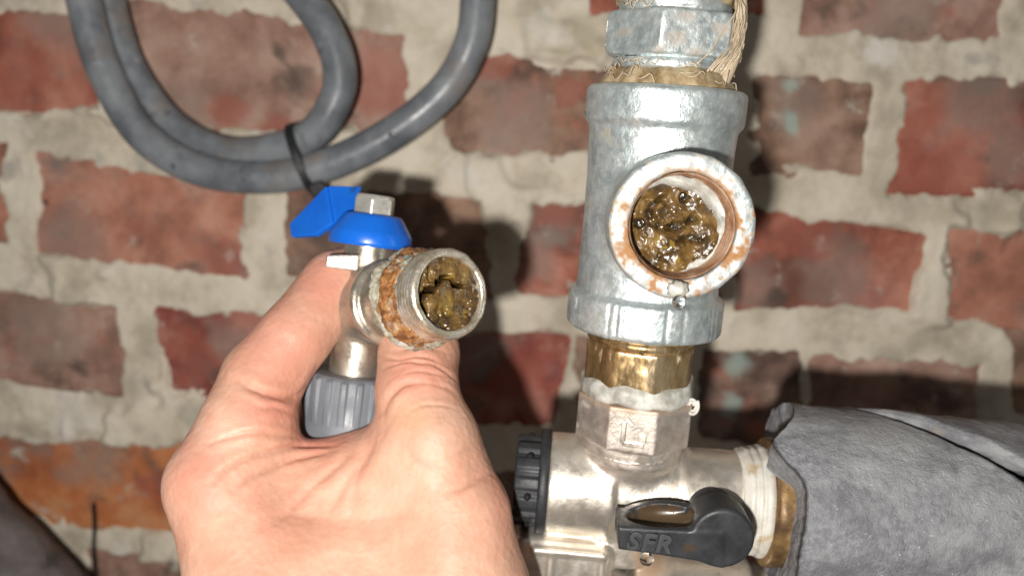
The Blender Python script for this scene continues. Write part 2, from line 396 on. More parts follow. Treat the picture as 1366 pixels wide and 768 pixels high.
def brick_material(kind, i):
    st = BR[kind]
    sp = [(46, .54, .72, (.12, .078, .060)), (34, .56, .72, tuple(c*.8+.06 for c in st[1])), (75, .60, .72, (.46, .42, .36)), (110, .70, .78, (.07, .05, .042)), (240, .64, .80, tuple(c*.65 for c in st[1]))]
    if kind in ('red', 'orange', 'rose'): sp.insert(0, (26, .52, .70, (.20, .145, .125)))
    if kind in ('brown', 'mauve', 'dark'): sp.insert(0, (30, .58, .72, (.34, .13, .085)))
    return mat('brick_'+kind, [tuple(c*.78 for c in st[0]), st[0], st[1], st[2], tuple(min(.6, c*1.15+.03) for c in st[2])], scale=34+rnd.random()*20, contrast=(.26, .74), detail=8, rough=.85, bump=.55, bscale=190, spots=sp, seed=i*1.7+3,
               attr=[('grey', (.26, .19, .16)), ('ruddy', (.31, .085, .06)), ('teal', (.33, .45, .41)), ('soot', (.065, .045, .038))])
grey_px = [(80, 15, 70), (1300, 130, 60), (1345, 215, 45), (100, 315, 55), (1110, 355, 55), (60, 440, 60), (640, 470, 35), (240, 150, 50), (1060, 125, 50), (720, 340, 30), (1010, 380, 40), (300, 455, 40), (120, 610, 50), (690, 160, 60), (1200, 20, 60)]
ruddy_px = [(500, 110, 65), (312, 145, 26), (370, 172, 22), (200, 315, 18), (310, 345, 35), (1075, 305, 40), (1250, 235, 60), (1225, 170, 30), (20, 100, 45), (690, 500, 40), (730, 280, 30), (205, 650, 35), (260, 480, 30), (760, 120, 26), (660, 95, 22)]
teal_px = [(1056, 112, 11), (1054, 160, 15), (1058, 172, 10), (984, 485, 20), (975, 540, 17), (972, 552, 12)]
soot_px = [(395, 108, 26), (372, 70, 14), (702, 96, 17), (84, 310, 5), (105, 490, 12), (440, 300, 50), (1035, 398, 18), (985, 590, 25)]
for i, (kind, p) in enumerate(polys):
    c = p.mean(0); q = []
    for v in p: q.append(v+(v-c)/np.linalg.norm(v-c)*4.0)
    q = np.array(q); nu, nv = 44, 22
    u, v = np.meshgrid(np.linspace(0, 1, nu), np.linspace(0, 1, nv), indexing='ij')
    xz = ((1-u)*(1-v))[..., None]*q[0]+(u*(1-v))[..., None]*q[1]+(u*v)[..., None]*q[2]+((1-u)*v)[..., None]*q[3]
    x, z = xz[..., 0], xz[..., 1]
    h = .55*fbm(x, z, 0*x+i*9, 14, 3, 3)+.25*fbm(x, z, 0*x+i*9, 4, 2, 8)+rnd.uniform(-.3, .35)
    Vf = np.stack([x, WALL_Y-h, z], -1).reshape(-1, 3)
    ids = np.arange(nu*nv).reshape(nu, nv)
    F = np.stack([ids[:-1, :-1], ids[:-1, 1:], ids[1:, 1:], ids[1:, :-1]], -1).reshape(-1, 4)
    rim = np.concatenate([ids[:-1, 0], ids[-1, :-1], ids[:0:-1, -1], ids[0, :0:-1]])
    Vb = Vf[rim]+np.array([0, 9, 0]); n0 = len(Vf); k = np.arange(len(rim)); k2 = (k+1) % len(rim)
    F2 = np.stack([rim[k], rim[k2], n0+k2, n0+k], 1)
    V = np.concatenate([Vf, Vb])
    px, py, _ = pxof(V[:, 0], V[:, 1], V[:, 2])
    nz_ = vnoise(V[:, 0], V[:, 2], V[:, 0]*0, 3, 2)*5
    tl = np.max([sstep(r*1.25, r*.3, np.hypot(px-a, py-b)+nz_) for a, b, r in teal_px], 0)*.6
    so = np.max([sstep(r*1.3, r*.3, np.hypot(px-a, py-b)+nz_*2) for a, b, r in soot_px], 0)*.8
    nb_ = fbm(V[:, 0], V[:, 2], V[:, 0]*0, 9, 3, 12)*26
    gr = np.max([sstep(r*1.2, r*.5, np.hypot(px-a, py-b)+nb_) for a, b, r in grey_px], 0)*.6
    rd = np.max([sstep(r*1.2, r*.5, np.hypot(px-a, (py-b)*1.3)-nb_*1.4) for a, b, r in ruddy_px], 0)*.55
    mk('brick', V, np.concatenate([F, F2]), brick_material(kind, i), wall_t, {'teal': tl, 'soot': so, 'grey': gr, 'ruddy': rd})

# ------------------------------------------------------------------ grey cables and tie
def cable(pts, label, r):
    path = spline([W(a, b, o) for a, b, o in pts], 120)
    V, F = tube(path, r, 20)
    return tag(mk('grey_cable', V, F, M_cable, None), label, 'cable', 'grey cable loops on the wall')
cable([(100, -160, 15), (104, -60, 15), (117, 20, 16), (142, 100, 16), (190, 180, 16), (265, 226, 16), (350, 237, 16), (432, 222, 16), (520, 180, 15), (592, 122, 14), (628, 60, 14), (637, 0, 14), (637, -70, 14), (632, -170, 14)],
      'thick grey cable forming the outer, lower loop and rising at the right', 6.1)
cable([(140, -160, 8), (136, -60, 7), (150, 22, 7), (176, 96, 7), (228, 166, 7), (296, 202, 9), (360, 200, 12), (418, 178, 15), (449, 130, 16), (452, 85, 16), (432, 35, 16), (398, -12, 15), (355, -60, 14), (300, -150, 14)],
      'thick grey cable forming the inner loop that bends back up to the left', 6.0)
tc_, tu = W(406, 212, 14), unit(W(418, 247, 14)-W(394, 184, 14)); tn = np.array([0, -1., 0]); tn = unit(tn-np.dot(tn, tu)*tu); tw = np.cross(tu, tn)
tie = thing('cable_tie', 'black cable tie binding the two grey cable loops together', 'cable tie', tc_)
ring = [tc_+12.8*cos(t)*tu+8.2*(1 if sin(t) > 0 else 1.2)*np.sign(sin(t))*abs(sin(t))**.7*tn for t in np.linspace(0, 2*pi, 60)]
V, F = join([tube(np.array(ring)+tw*o, .62, 8) for o in (-1.0, -.5, 0, .5, 1.0)])
mk('strap', V, F, M_tie, tie)
hd = W(424, 252, 20)
bevel(mk('lock_head', *slab([hd+tu*a*2.6+tw*b*2.6 for a, b in ((-1, -1), (1, -1), (1, 1), (-1, 1))], 4.5), M_tie, tie, smooth=False), .7)

# ------------------------------------------------------------------ galvanised tee
T = P(872, 290, 185)
ZU = np.array([0, 0, 1.])
oF = P(911, 302, 153)-T; oL = np.linalg.norm(oF); oA = oF/oL; oM = frame(oA)
def tee_f(X, Y, Z):
    r = np.sqrt(X*X+Y*Y)
    rb = 16.2+.5*np.abs(Z)/20
    d = r-rb; d = np.maximum(d, np.abs(Z+-1.5)-24)
    d = smin(d, s_cyl(r, Z, 18.0, 20.8, 29.2, 1.5), 1.2)
    th = np.arctan2(Y, X)
    cut = 0
    b = s_cyl(r, Z, 18.3, -26.4, -17.6, 1.3)
    g = np.maximum(0, np.sin(th*60+4*np.sin(th*7)+3*np.sin(th*3))-.70)*1.5*np.clip(np.sin(th*9+1)*.7+.3, 0, 1)
    b = b+g*(Z < -18.2)
    d = smin(d, b, 1.2)
    h = X*oA[0]+Y*oA[1]+Z*oA[2]; ro = np.sqrt(np.maximum((X-h*oA[0])**2+(Y-h*oA[1])**2+(Z-h*oA[2])**2, 0))
    d = smin(d, s_cyl(ro, h, 12.5, 0, oL-2, .6), 3.0)
    d = smin(d, s_cyl(ro, h, 14.3, oL-8.5, oL, .9), .6)
    d = smax(d, -np.maximum(ro-10.5, oL-9.0-h), .5)
    d = np.maximum(d, -np.maximum(ro-9.0, 4-h))
    d = np.maximum(d, -(r-11.2))
    return d
V, F = nets(tee_f, (-20, -37, -28.5), (20, 20, 31), .42)
N_ = vnormals(V, F); n1 = fbm(V[:, 0], V[:, 1], V[:, 2], 5, 3, 5)
V = V+N_*(.10*n1+.05*fbm(V[:, 0], V[:, 1], V[:, 2], 1.3, 2, 8))[:, None]
loc = V@oM; ro = np.hypot(loc[:, 0], loc[:, 1]); h = loc[:, 2]; ang = np.arctan2(loc[:, 1], loc[:, 0])
# camera right is +x of the frame's mirror: use image directions instead
px, py, _ = pxof(*(V+T).T); fx, fy, _ = pxof(*(T+oA*oL)); up_ = -(py-fy)/95.; ri_ = (px-fx)/95.
nz_ = fbm(V[:, 0], V[:, 1], V[:, 2], 4, 3, 12); nz2 = fbm(V[:, 0], V[:, 1], V[:, 2], 1.6, 3, 19)
face = sstep(oL-2.5, oL-.4, h)*(ro < 14.9)
V = V+N_*(face*(.22*fbm(V[:, 0], V[:, 1], V[:, 2], 1.5, 3, 55)))[:, None]
nz3 = fbm(V[:, 0], V[:, 1], V[:, 2], .9, 3, 29)
rust = face*sstep(-.05, .85, -up_*.40+ri_*.16+nz_*.6+nz2*.6+nz3*.9+.08)+.9*sstep(oL-7, oL-4, h)*sstep(.25, .75, nz2-.2*up_)*(ro < 14.9)*(ro > 11)
rust += .85*sstep(12.2, 10.4, ro)*sstep(oL-2.2, oL-.2, h)*sstep(-.35, .2, nz_+.2)
lime = face*sstep(-.15, .5, nz2*.7+nz_*.4+nz3*.8+.05)*.8
brown = sstep(oL-.4, oL-2.0, h)*(ro < 10.9)*(h > 5)
tee = thing('pipe_tee', 'galvanised steel pipe tee with its open branch facing the viewer', 'pipe fitting', T+np.array([0, 0, -29]))
mk('tee_body', V+T, F, M_zinc, tee, {'rust': np.clip(rust, 0, 1), 'lime': np.clip(lime, 0, 1), 'brown': np.clip(brown*(.8+.4*nz_), 0, 1)})
# threads inside the branch
prof = []
for k in range(26):
    hh = oL-.9-k*.28; prof.append((10.35-k*.02-.28*(k % 4 in (1, 2)), hh))
V, F = lathe(prof, T, oA, 96)
mk('branch_thread', V, F[:, ::-1], mat('brown_thread', [(.20, .10, .05), (.36, .20, .12), (.48, .32, .22)], scale=240, rough=.5, metal=.1, bump=.2, bscale=600, spots=[(170, .6, .7, (.50, .42, .33))]), tee)
wr = lambda th, r, h: (r+np.where(r < 9.8, .35-.8*np.cos(th-.75), 0)+.2*np.sin(2*th+2)+.35*np.sin(3*th+1)+.22*np.sin(7*th)+.12*np.sin(17*th), h+.45*np.sin(5*th)+.3*np.sin(2*th))
V, F = lathe([(10.2, oL-6.6), (9.5, oL-6.2), (8.6, oL-6.6), (8.0, oL-7.6), (8.0, oL-11)], T, oA, 96, warp=wr)
mk('sealant_lip', V, F[:, ::-1], M_seal, tee)
# drip of sealant at the bottom of the rim
def blob(c, rx, ry, rz, seed, amp=.25, n=28, m=16, hint=(0, 0, 1), axis=None):
    th = np.linspace(0, 2*pi, n, endpoint=False); ph = np.linspace(.001, pi-.001, m)
    TH, PH = np.meshgrid(th, ph); x, y, z = np.cos(TH)*np.sin(PH), np.sin(TH)*np.sin(PH), np.cos(PH)
    k = 1+amp*fbm(x*2+seed, y*2, z*2, .9, 3, seed)
    V = np.stack([x*k*rx, y*k*ry, z*k*rz], -1).reshape(-1, 3)
    i = np.arange(n*m).reshape(m, n); j = np.roll(i, -1, 1)
    F = np.stack([i[:-1], i[1:], j[1:], j[:-1]], -1).reshape(-1, 4)
    return V+np.asarray(c), F
V, F = blob(P(904, 386, 153.5), 1.9, 1.3, 1.7, 3, .5)
mk('sealant_drip', V, F, M_seal, tee)

def sludge(org, axis, rad, seed, label, bumps, cracks, voids, ochre, h0, tilt=0.0, calm=None, nr=80, nt=230):
    """lumpy plug: height field over a disc, in image-like axes u (right) and v (up)"""
    a = unit(axis); v_ = unit(ZU-np.dot(ZU, a)*a); u_ = np.cross(v_, a)
    if np.dot(u_, CR) < 0: u_ = -u_
    r = np.linspace(.0002, 1, nr)**.8*rad; t = np.linspace(0, 2*pi, nt, endpoint=False)
    Rr, Tt = np.meshgrid(r, t, indexing='ij'); u, v = Rr*np.cos(Tt), Rr*np.sin(Tt)
    h = 1.3*fbm(u, v, u*0+seed, 4.2, 2, seed)+.30*fbm(u, v, u*0, 1.3, 3, seed+4)+tilt*v
    g = np.random.RandomState(seed)
    for k in range(bumps):
        bu, bv = g.uniform(-rad, rad, 2); s = g.uniform(.25, .8)
        if calm and np.hypot(bu-calm[0], bv-calm[1]) < calm[2] and g.rand() < .85: continue
        d2 = ((u-bu)**2+(v-bv)**2)/s**2
        h = h+g.uniform(.25, .7)*s*np.sqrt(np.clip(1-d2, 0, 1))
    dark = np.zeros_like(u); 
    wu, wv = u+.75*fbm(u, v, u*0, 1.5, 3, 41), v+.75*fbm(u, v, u*0+5, 1.5, 3, 43)
    for pl, wd, dp in cracks:
        dd = np.full(u.shape, 1e9)
        for (ax, ay), (bx, by) in zip(pl[:-1], pl[1:]):
            ex, ey = bx-ax, by-ay; tt = np.clip(((wu-ax)*ex+(wv-ay)*ey)/(ex*ex+ey*ey), 0, 1)
            dd = np.minimum(dd, np.hypot(wu-ax-tt*ex, wv-ay-tt*ey))
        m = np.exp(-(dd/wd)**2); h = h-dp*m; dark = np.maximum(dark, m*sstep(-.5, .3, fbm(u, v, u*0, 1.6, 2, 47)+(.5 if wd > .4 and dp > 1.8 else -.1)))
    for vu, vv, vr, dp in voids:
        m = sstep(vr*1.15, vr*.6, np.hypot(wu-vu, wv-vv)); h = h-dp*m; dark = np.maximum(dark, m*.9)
    oc = np.zeros_like(u)
    for vu, vv, vr in ochre: oc = np.maximum(oc, sstep(vr, vr*.3, np.hypot(wu-vu, wv-vv)+.8*fbm(u, v, u*0, .9, 2, 51)))
    V = np.asarray(org)+u[..., None]*u_+v[..., None]*v_+(h+h0)[..., None]*a
    i = np.arange(nr*nt).reshape(nr, nt); j = np.roll(i, -1, 1)
    F = np.stack([i[:-1], i[1:], j[1:], j[:-1]], -1).reshape(-1, 4)
    Vf = V.reshape(-1, 3)
    c = len(Vf); Vb = Vf[-nt:]-a*6
    k = np.arange(nt); k2 = (k+1) % nt; F2 = np.stack([c-nt+k, c+k, c+k2, c-nt+k2], 1)
    o = mk('sludge_plug', np.concatenate([Vf, Vb]), np.concatenate([F, F2]), M_sludge, None,
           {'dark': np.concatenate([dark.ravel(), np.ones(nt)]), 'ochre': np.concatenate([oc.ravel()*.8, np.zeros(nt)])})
    return tag(o, label, 'sludge', 'sludge plugs in the open pipe ends')
sludge(T+oA*(oL-7.2)+np.array([-.3, 0, -.3]), oA, 9.3, 11, 'wet brown sludge clogging the open branch of the galvanised tee', 60,
       [([(-5.2, 2.2), (-4.2, .6), (-2.4, -.4), (0, -.6), (2.2, .2), (4, 1.8)], .8, 1.5), ([(-1.8, 5.2), (-3.6, 4.6), (-5, 3.4)], .7, .9), ([(6, -2.8), (3.5, -2.4), (1.5, -2.9)], .6, .8)],
       [(-7.2, 0, 1.3, 1.2), (1.6, 5.6, 1.2, 1.0)], [(-3.2, -3.6, 1.0), (.2, -3.0, .9), (-1.5, -4.3, .6), (1.5, -7, 1.2)], 0, tilt=-.12, calm=(-1, -2, 4))
# hanging drops
def drop(c, r, label, stretch=1.15):
    V, F = blob(c, r, r, r*stretch, 1, .0, 24, 16)
    return tag(mk('water_drop', V, F, M_water, None), label, 'water drop', 'water drops on the pipes')
drop(P(906, 403, 153.2), 1.35, 'clear water drop hanging under the rim of the tee branch')
drop(P(784.5, 152, 180), .95, 'small water drop on the left edge of the upper tee collar', .9)
drop(P(863, 744, 176), 1.7, 'water drop hanging under the black lever', 1.0)
drop(W(523, 181, 21.5), 1.5, 'water drop sitting on the grey cable', .7)

# ------------------------------------------------------------------ hexagon nipple above the tee, with hemp
nip = thing('hex_nipple', 'galvanised hexagon nipple with hemp fibres above the tee', 'pipe fitting', T+ZU*29)
def nip_f(X, Y, Z):
    r = np.sqrt(X*X+Y*Y)
    d = s_cyl(r, Z, 11.4, 24, 60, .4)
    d = smin(d, s_cyl(r, Z, 12.9, 32.6, 35.2, 1.0), .8)
    d = smin(d, s_cyl(r, Z, 12.4, 45.2, 47.6, .8), .6)
    hx = s_ngon(X, Y, 6, 13.4, radians(-106+30)); hx = smax(hx, np.abs(Z-40.2)-4.7, .6)
    hx = smax(hx, r+np.abs(Z-40.2)*.62-17.5, .3)
    return smin(d, hx, .5)
V, F = nets(nip_f, (-17.5, -17.5, 26), (17.5, 17.5, 58), .42)
N_ = vnormals(V, F); V = V+N_*(.22*fbm(V[:, 0], V[:, 1], V[:, 2], 3, 3, 25))[:, None]
px, py, _ = pxof(*(V+T).T); nz_ = fbm(V[:, 0], V[:, 1], V[:, 2], 3, 3, 12)*9
stain = np.max([sstep(b_*1.3, b_*.4, np.hypot((px-a)/1.5, py-c)+nz_) for a, c, b_ in ((836, 44, 9), (905, 50, 11), (912, 22, 10), (880, 66, 8), (930, 70, 9), (965, 40, 8))], 0)
mk('hexagon', V+T, F, M_zinc, nip, {'rust': stain*.12, 'lime': stain*.15, 'brown': stain*.32})
def pastewarp(th, r, h): return r+.3*np.sin(3*th)+.14*np.sin(11*th+1)+.06*np.sin(29*th), h+.3*np.sin(4*th)+.2*np.sin(13*th)
V, F = lathe([(11, 33.6), (12.9, 33.0), (13.8, 32.0), (14.7, 30.8), (15.4, 29.6), (15.6, 28.4), (11, 28.4)], T, ZU, 160, warp=pastewarp)
V += .5*fbm(V[:, 0]*.6, V[:, 1]*.6, V[:, 2], 1.2, 3, 7)[:, None]
mk('hemp_paste', V, F, M_paste, nip)
V, F = lathe([(11, 47.8), (12.9, 47.4), (13.3, 49), (13.0, 60), (11, 60.5)], T, ZU, 120, warp=pastewarp)
mk('upper_paste', V, F, M_paste, nip)
g = np.random.RandomState(8); strands = []
def hexr(th): return 13.6/max(.86, cos(((th-radians(-62)+pi/6) % (pi/3))-pi/6))
for k in range(110):
    sp = g.normal(0, 1); a0 = radians(-14+g.normal(0, 11)); a1 = radians(-34+g.normal(0, 13)); q = []
    for s in np.linspace(0, 1, 9):
        a = a0+(a1-a0)*s; z = 51.5-(51.5-31.5)*s+g.normal(0, .25)
        rr = (13.0 if (z > 46.5) else 13.9 if z > 34.5 else 13.6-.1*(z-31))+.5-2.2*max(0, s-.8)*5*.9+abs(g.normal(0, .35))+.9*sin(pi*s)*abs(sp)*.35
        q.append(T+np.array([rr*cos(a), rr*sin(a), z]))
    strands.append(tube(spline(q, 22), g.uniform(.10, .24), 5))
for k in range(26):       # wisps in the paste and at the upper left
    a = radians(g.uniform(-175, -20)); z = g.uniform(30, 34.5)
    if k % 3 == 0: a = radians(g.uniform(-175, -125)); z = g.uniform(46, 52)
    rr = (13.6-.6*(z-33) if z < 40 else 12.9)+.6; q = []
    for s in np.linspace(0, 1, 5): q.append(T+np.array([(rr+.4*sin(pi*s)+g.normal(0, .15))*cos(a+s*.25), (rr+.4*sin(pi*s))*sin(a+s*.25), z+s*g.normal(0, 1.2)]))
    strands.append(tube(spline(q, 10), g.uniform(.09, .16), 5))
V, F = join(strands); o = mk('hemp_fibres', V, F, M_hemp, nip); o['kind'] = 'stuff'
q = [T+np.array([r_*cos(radians(a)), r_*sin(radians(a)), z]) for r_, a, z in ((13.2, -10, 51), (14.2, -13, 48), (14.4, -16, 43), (14.2, -22, 38), (14.0, -29, 34), (13.6, -35, 31))]
V, F = tube(spline(q, 40), np.interp(np.linspace(0, 1, 40), [0, .3, .6, 1], [1.4, 1.1, 1.5, 1.1]), 18)
V += .5*fbm(V[:, 0], V[:, 1], V[:, 2]*.35, 1.6, 3, 17)[:, None]
mk('hemp_bundle', V, F, M_hemp, nip)

# ------------------------------------------------------------------ brass nipple and white sealing tape below the tee
V, F = lathe([(9, -25), (13.1, -25.2), (13.2, -26.5), (12.5, -27.1), (12.3, -27.6), (12.9, -28.0), (13.0, -29.2), (12.4, -29.7), (12.4, -30.2)], T, ZU, 96)
br = thing('brass_nipple', 'brass nipple between the galvanised tee and the nickel valve', 'pipe fitting', T+ZU*-42)
mk('brass_shoulder', V, F[:, ::-1], M_brass, br)
def br_f(X, Y, Z):
    r = np.sqrt(X*X+Y*Y)
    return smax(s_ngon(X, Y, 8, 12.5, radians(-101)), np.maximum(np.abs(Z+35.4)-5.6, r-13.15), .5)
V, F = nets(br_f, (-15, -15, -42), (15, 15, -29), .4)
V = V+vnormals(V, F)*(.12*fbm(V[:, 0], V[:, 1], V[:, 2], 2.5, 3, 5))[:, None]
mk('brass_octagon', V+T, F, M_brass, br)
st = thing('sealing_tape', 'white sealing tape bunched round the joint under the brass nipple', 'sealing tape', T+ZU*-44, 'white sealing tapes on the joints')
def sealwarp(th, r, h):
    s = np.sin(th+radians(0)); c = np.cos(th)
    return r+.12*np.sin(5*th)+.1*np.sin(13*th+2), h+np.where(h > -40, 1.3, .4)*np.clip(-np.cos(th-pi), 0, 1)**2+.3*np.sin(3*th+1)+.15*np.sin(9*th)
V, F = lathe([(11, -37.8), (12.7, -38.2), (13.3, -39.2), (13.6, -40.4), (13.7, -41.8), (13.5, -42.7), (11, -43.0)], T, ZU, 160, hint=(0, 1, 0), warp=sealwarp)
V = V+.45*fbm(V[:, 0]*.5, V[:, 1]*.5, V[:, 2], 1.3, 3, 3)[:, None]
mk('tape_ring', V, F[:, ::-1], M_seal, st)
cc = P(923, 541, 186); q = []
for t in np.linspace(0, 4.2*pi, 60):
    rr = .5+1.25*t/(4.2*pi); q.append(cc+rr*cos(t)*CR*.85+rr*sin(t)*1.25*CU-fw*t*.03)
V, F = tube(q, .36, 8)
V2, F2 = tube([cc+CR*-1.6+CU*-1.5, cc+CR*-4.2+CU*-.6+fw*2, cc+CR*-7+fw*4], .8, 8)
mk('tape_curl', *join([(V, F), (V2, F2)]), M_tape, st)

# ------------------------------------------------------------------ nickel valve
val = thing('shutoff_valve', 'nickel plated shutoff valve with black lever at bottom centre', 'valve', T+ZU*-105)
HEXROT = radians(-97)
def hexcol_f(X, Y, Z):
    r = np.sqrt(X*X+Y*Y)
    d = smax(s_ngon(X, Y, 8, 13.4, HEXROT), np.maximum(np.abs(Z+48)-5.4, r-14.6), .3)
    return np.minimum(d, s_cyl(r, Z, 12.9, -58.6, -52, 1.4))
V, F = nets(hexcol_f, (-17, -17, -60), (17, 17, -41.5), .4)
mk('hex_collar', V+T, F, M_nickel_rough, val, {'rust': sstep(-44.5, -42.6, V[:, 2])*.6, 'lime': sstep(.25, .5, fbm(*V.T, 3, 3, 4))*.3})
ha = np.array([cos(HEXROT), sin(HEXROT), 0]); hr = np.array([-sin(HEXROT), cos(HEXROT), 0])
def A2(u, v): return T+ha*13.45+hr*u+ZU*(v-48)
def stroke(pts, wd, th):
    return [slab([a+n*wd/2, b+n*wd/2, b-n*wd/2, a-n*wd/2], th, ha) for a, b in zip(pts[:-1], pts[1:]) for n in [np.cross(unit(b-a), ha)]]
arrow = stroke([A2(-3.6, 1.2), A2(-1.8, 3.3), A2(.2, 1.4)], 1.1, 1.3)+stroke([A2(-1.9, 2.4), A2(-1.9, -3.0), A2(3.0, -3.0)], 1.2, 1.3)+stroke([A2(1.6, -1.2), A2(3.4, -1.2)], 1.7, 1.2)
bevel(mk('arrow_mark', *join(arrow), M_nickel, val, smooth=False), .2)
AX = -68.0
def vbody_f(X, Y, Z):
    r = np.sqrt(Y*Y+(Z-AX)**2); rv = np.sqrt(X*X+Y*Y)
    left = s_cyl(r, X, 12.4, -20, -3.6, 1.2)
    mid = s_cyl(r, X, 11.2, -10, 15, .8)
    right = s_cyl(r, X, 11.6, 11.8, 33, .9)
    d = smin(left, mid, .5); d = smin(d, right, .5)
    neck = np.maximum(rv-(12.2+(Z+58)*.42), np.abs(Z+61)-5.5)
    d = smin(d, neck, 2.0)
    d = smin(d, s_cyl(rv, Z, 8.0, -86, -60, 1), 3)
    low = s_box(X, Y, Z, (-14.5, 1, -92), (12.6, 10.5, 12.6), 3.0)
    rib1 = s_box(X, Y, Z, (-13, 1, -81.6), (9.2, 11.6, .9), .8); rib2 = s_box(X, Y, Z, (-17.5, 1, -93), (.9, 11.3, 12), .8)
    rib3 = s_box(X, Y, Z, (-5, 1, -93), (.9, 11.3, 12), .8)
    d = smin(d, low, 1.0)
    for rb in (rib1, rib2, rib3): d = smin(d, rb, .7)
    rz = np.sqrt(Y*Y+(Z+95.5)**2)
    d = smin(d, s_cyl(rz, X, 11, 3.5, 33, 1.2), 1.0)
    return d
V, F = nets(vbody_f, (-29, -15, -108), (35, 15, -55), .5)
px, py, _ = pxof(*(V+T).T)
ru = .7*sstep(32, 10, np.hypot((px-868), (py-745)*.6)+8*fbm(*V.T, 2, 2, 4))+.5*sstep(16, 5, np.hypot(px-905, py-672))
mk('valve_body', V+T, F, M_nickel, val, {'rust': np.clip(ru, 0, 1), 'lime': np.zeros(len(V))})
# black end cap on the left
org = T+ZU*AX; nx_ = np.array([-1., 0, 0])
V, F = lathe([(3, 19.6), (12.6, 19.6), (13.0, 20), (13.0, 21.6), (12.6, 22.0), (11.3, 22.1), (3, 22.1)], org, nx_, 96)
cap = mk('end_cap', V, F, M_black, val)
def ribw(th, r, h): return r-(r > 10)*.9*(np.sin(th*14) > .2), h
V, F = lathe([(11.2, 22.0), (11.2, 27.2), (10.8, 27.7), (8.2, 27.9), (8.0, 26.6), (1, 26.6)], org, nx_, 168, warp=ribw)
mk('grip_ring', V, F, M_black, cap, smooth=False)
hs = []  # solid near-black beads: the shade inside grip holes, put in as colour
for t in np.arange(7)*2*pi/7+.4:
    c = org+nx_*24.4+np.array([0, cos(t), sin(t)])*11.0
    hs.append(blob(c, .9, .9, .9, 2, 0, 10, 8))
V, F = join(hs); mk('grip_shade_bead', V, F, mat('hole_shade_black', [(.004, .004, .005), (.006, .006, .006)], rough=.8), cap)
# lever
Lf = P(964, 719, 172); eX = unit(P(962, 715, 172)-P(826, 716, 173.5)); eY = unit(np.array([0, 1., 0])-eX*eX[1]); eZ = np.cross(eX, eY)
LM = np.stack([eX, eY, eZ], 1)
def lever_f(X, Y, Z):
    r = np.sqrt(X*X+Z*Z)
    hub = s_cyl(r, Y, 7.0, 0, 9, 1.0)
    stalk = s_cyl(np.sqrt(X*X+(Z+1.2)**2), Y, 6.2, 9, 19, .5)
    t = np.clip(-X/22.5, 0, 1)
    top = 1.6+1.5*t; bot = -6.7+4.3*t**.8
    bar = np.maximum(np.maximum(Z-top, bot-Z), np.maximum(-22.6-X, X))
    bar = smax(bar, np.abs(Y-5.0)-5.0, .8)
    back = smax(np.maximum(np.maximum(Z-4.3*np.sqrt(np.clip(1-((X+12)/10.5)**2, 0, 1)), -2-Z), np.abs(X+12)-10.5), np.abs(Y-9.6)-1.2, .5)
    d = smin(bar, hub, .8); d = smin(d, stalk, .4); d = smin(d, back, .6)
    sc = np.sqrt(((X+12.5)/7.6)**2+((Y-5.2)/3.9)**2+((Z-2.8)/3.0)**2)-1
    d = smax(d, -sc*2.6, .4)
    return d
V, F = nets(lever_f, (-24, -1.2, -9), (9, 20.5, 9), .3)
sc = np.sqrt(((V[:, 0]+12.5)/7.6)**2+((V[:, 1]-5.2)/3.9)**2+((V[:, 2]-2.8)/3.0)**2)
ru = sstep(1.10, .98, sc)*sstep(-.5, .1, fbm(*V.T, 2, 2, 4)+.25)+.7*sstep(2.2, .8, np.hypot(V[:, 0]+7.2, V[:, 2]+1.8)*1.3+.8*fbm(*V.T, 1, 2, 4))*(V[:, 1] < 1)
lever = mk('lever', V@LM.T+Lf, F, M_black, val, {'rust': np.clip(ru*.62, 0, 1)})
cu = bpy.data.curves.new('lettering', 'FONT'); cu.body = 'SFR'; cu.size = 5.6*S; cu.extrude = .45*S; cu.bevel_depth = .12*S; cu.space_character = 1.18; cu.shear = .22; cu.offset = .12*S
tmp = bpy.data.objects.new('tmp', cu); scene.collection.objects.link(tmp)
dg = bpy.context.evaluated_depsgraph_get(); me = bpy.data.meshes.new_from_object(tmp.evaluated_get(dg)); bpy.data.objects.remove(tmp)
me.materials.clear(); me.materials.append(M_letter)
lo = bpy.data.objects.new('lettering', me); scene.collection.objects.link(lo); lo.parent = lever
tr = radians(-6.0); tx = eX*cos(tr)+eZ*sin(tr); tz = -eX*sin(tr)+eZ*cos(tr)
pos = (Lf+eX*-21.0+eZ*-1.75-eY*.1)*S-wloc(val)
lo.matrix_local = Matrix(((tx[0], tz[0], -eY[0], pos[0]), (tx[1], tz[1], -eY[1], pos[1]), (tx[2], tz[2], -eY[2], pos[2]), (0, 0, 0, 1)))

# ------------------------------------------------------------------ right joint and foam insulation
wt = lambda th, r, h: (r+.15*np.sin(3*th)+.05*np.sin(17*th), h+.5*np.sin(2*th)+.35*np.sin(3*th+1))
XR = np.array([1., 0, 0])
V, F = lathe([(10, 26.6), (11.8, 26.5), (12.3, 26.9), (12.4, 27.9), (12.8, 28.0), (12.9, 29.2), (12.6, 29.5), (13.2, 29.8), (13.3, 31.0), (12.9, 31.3), (13.7, 31.6), (13.7, 33.6), (10, 33.8)], org, XR, 140, warp=wt)
V = V+.25*fbm(V[:, 0], V[:, 1]*.25, V[:, 2]*.25, 1.2, 3, 3)[:, None]
tag(mk('sealing_tape', V, F, M_tape, None), 'white tape wound on the valve outlet beside the brass ring', 'sealing tape', 'white sealing tapes on the joints')
def brw(th, r, h): return r+.12*np.sin(9*th), h
V, F = lathe([(11, 33.4), (14.7, 33.3), (15.5, 34.0), (15.7, 35.5), (15.4, 38), (15.7, 39), (15.7, 43), (15, 44), (11, 46)], org, XR, 120, warp=brw)
tag(mk('brass_ring', V, F, M_brass_dull, None), 'tarnished brass union ring between white tape and grey pipe insulation', 'pipe fitting')
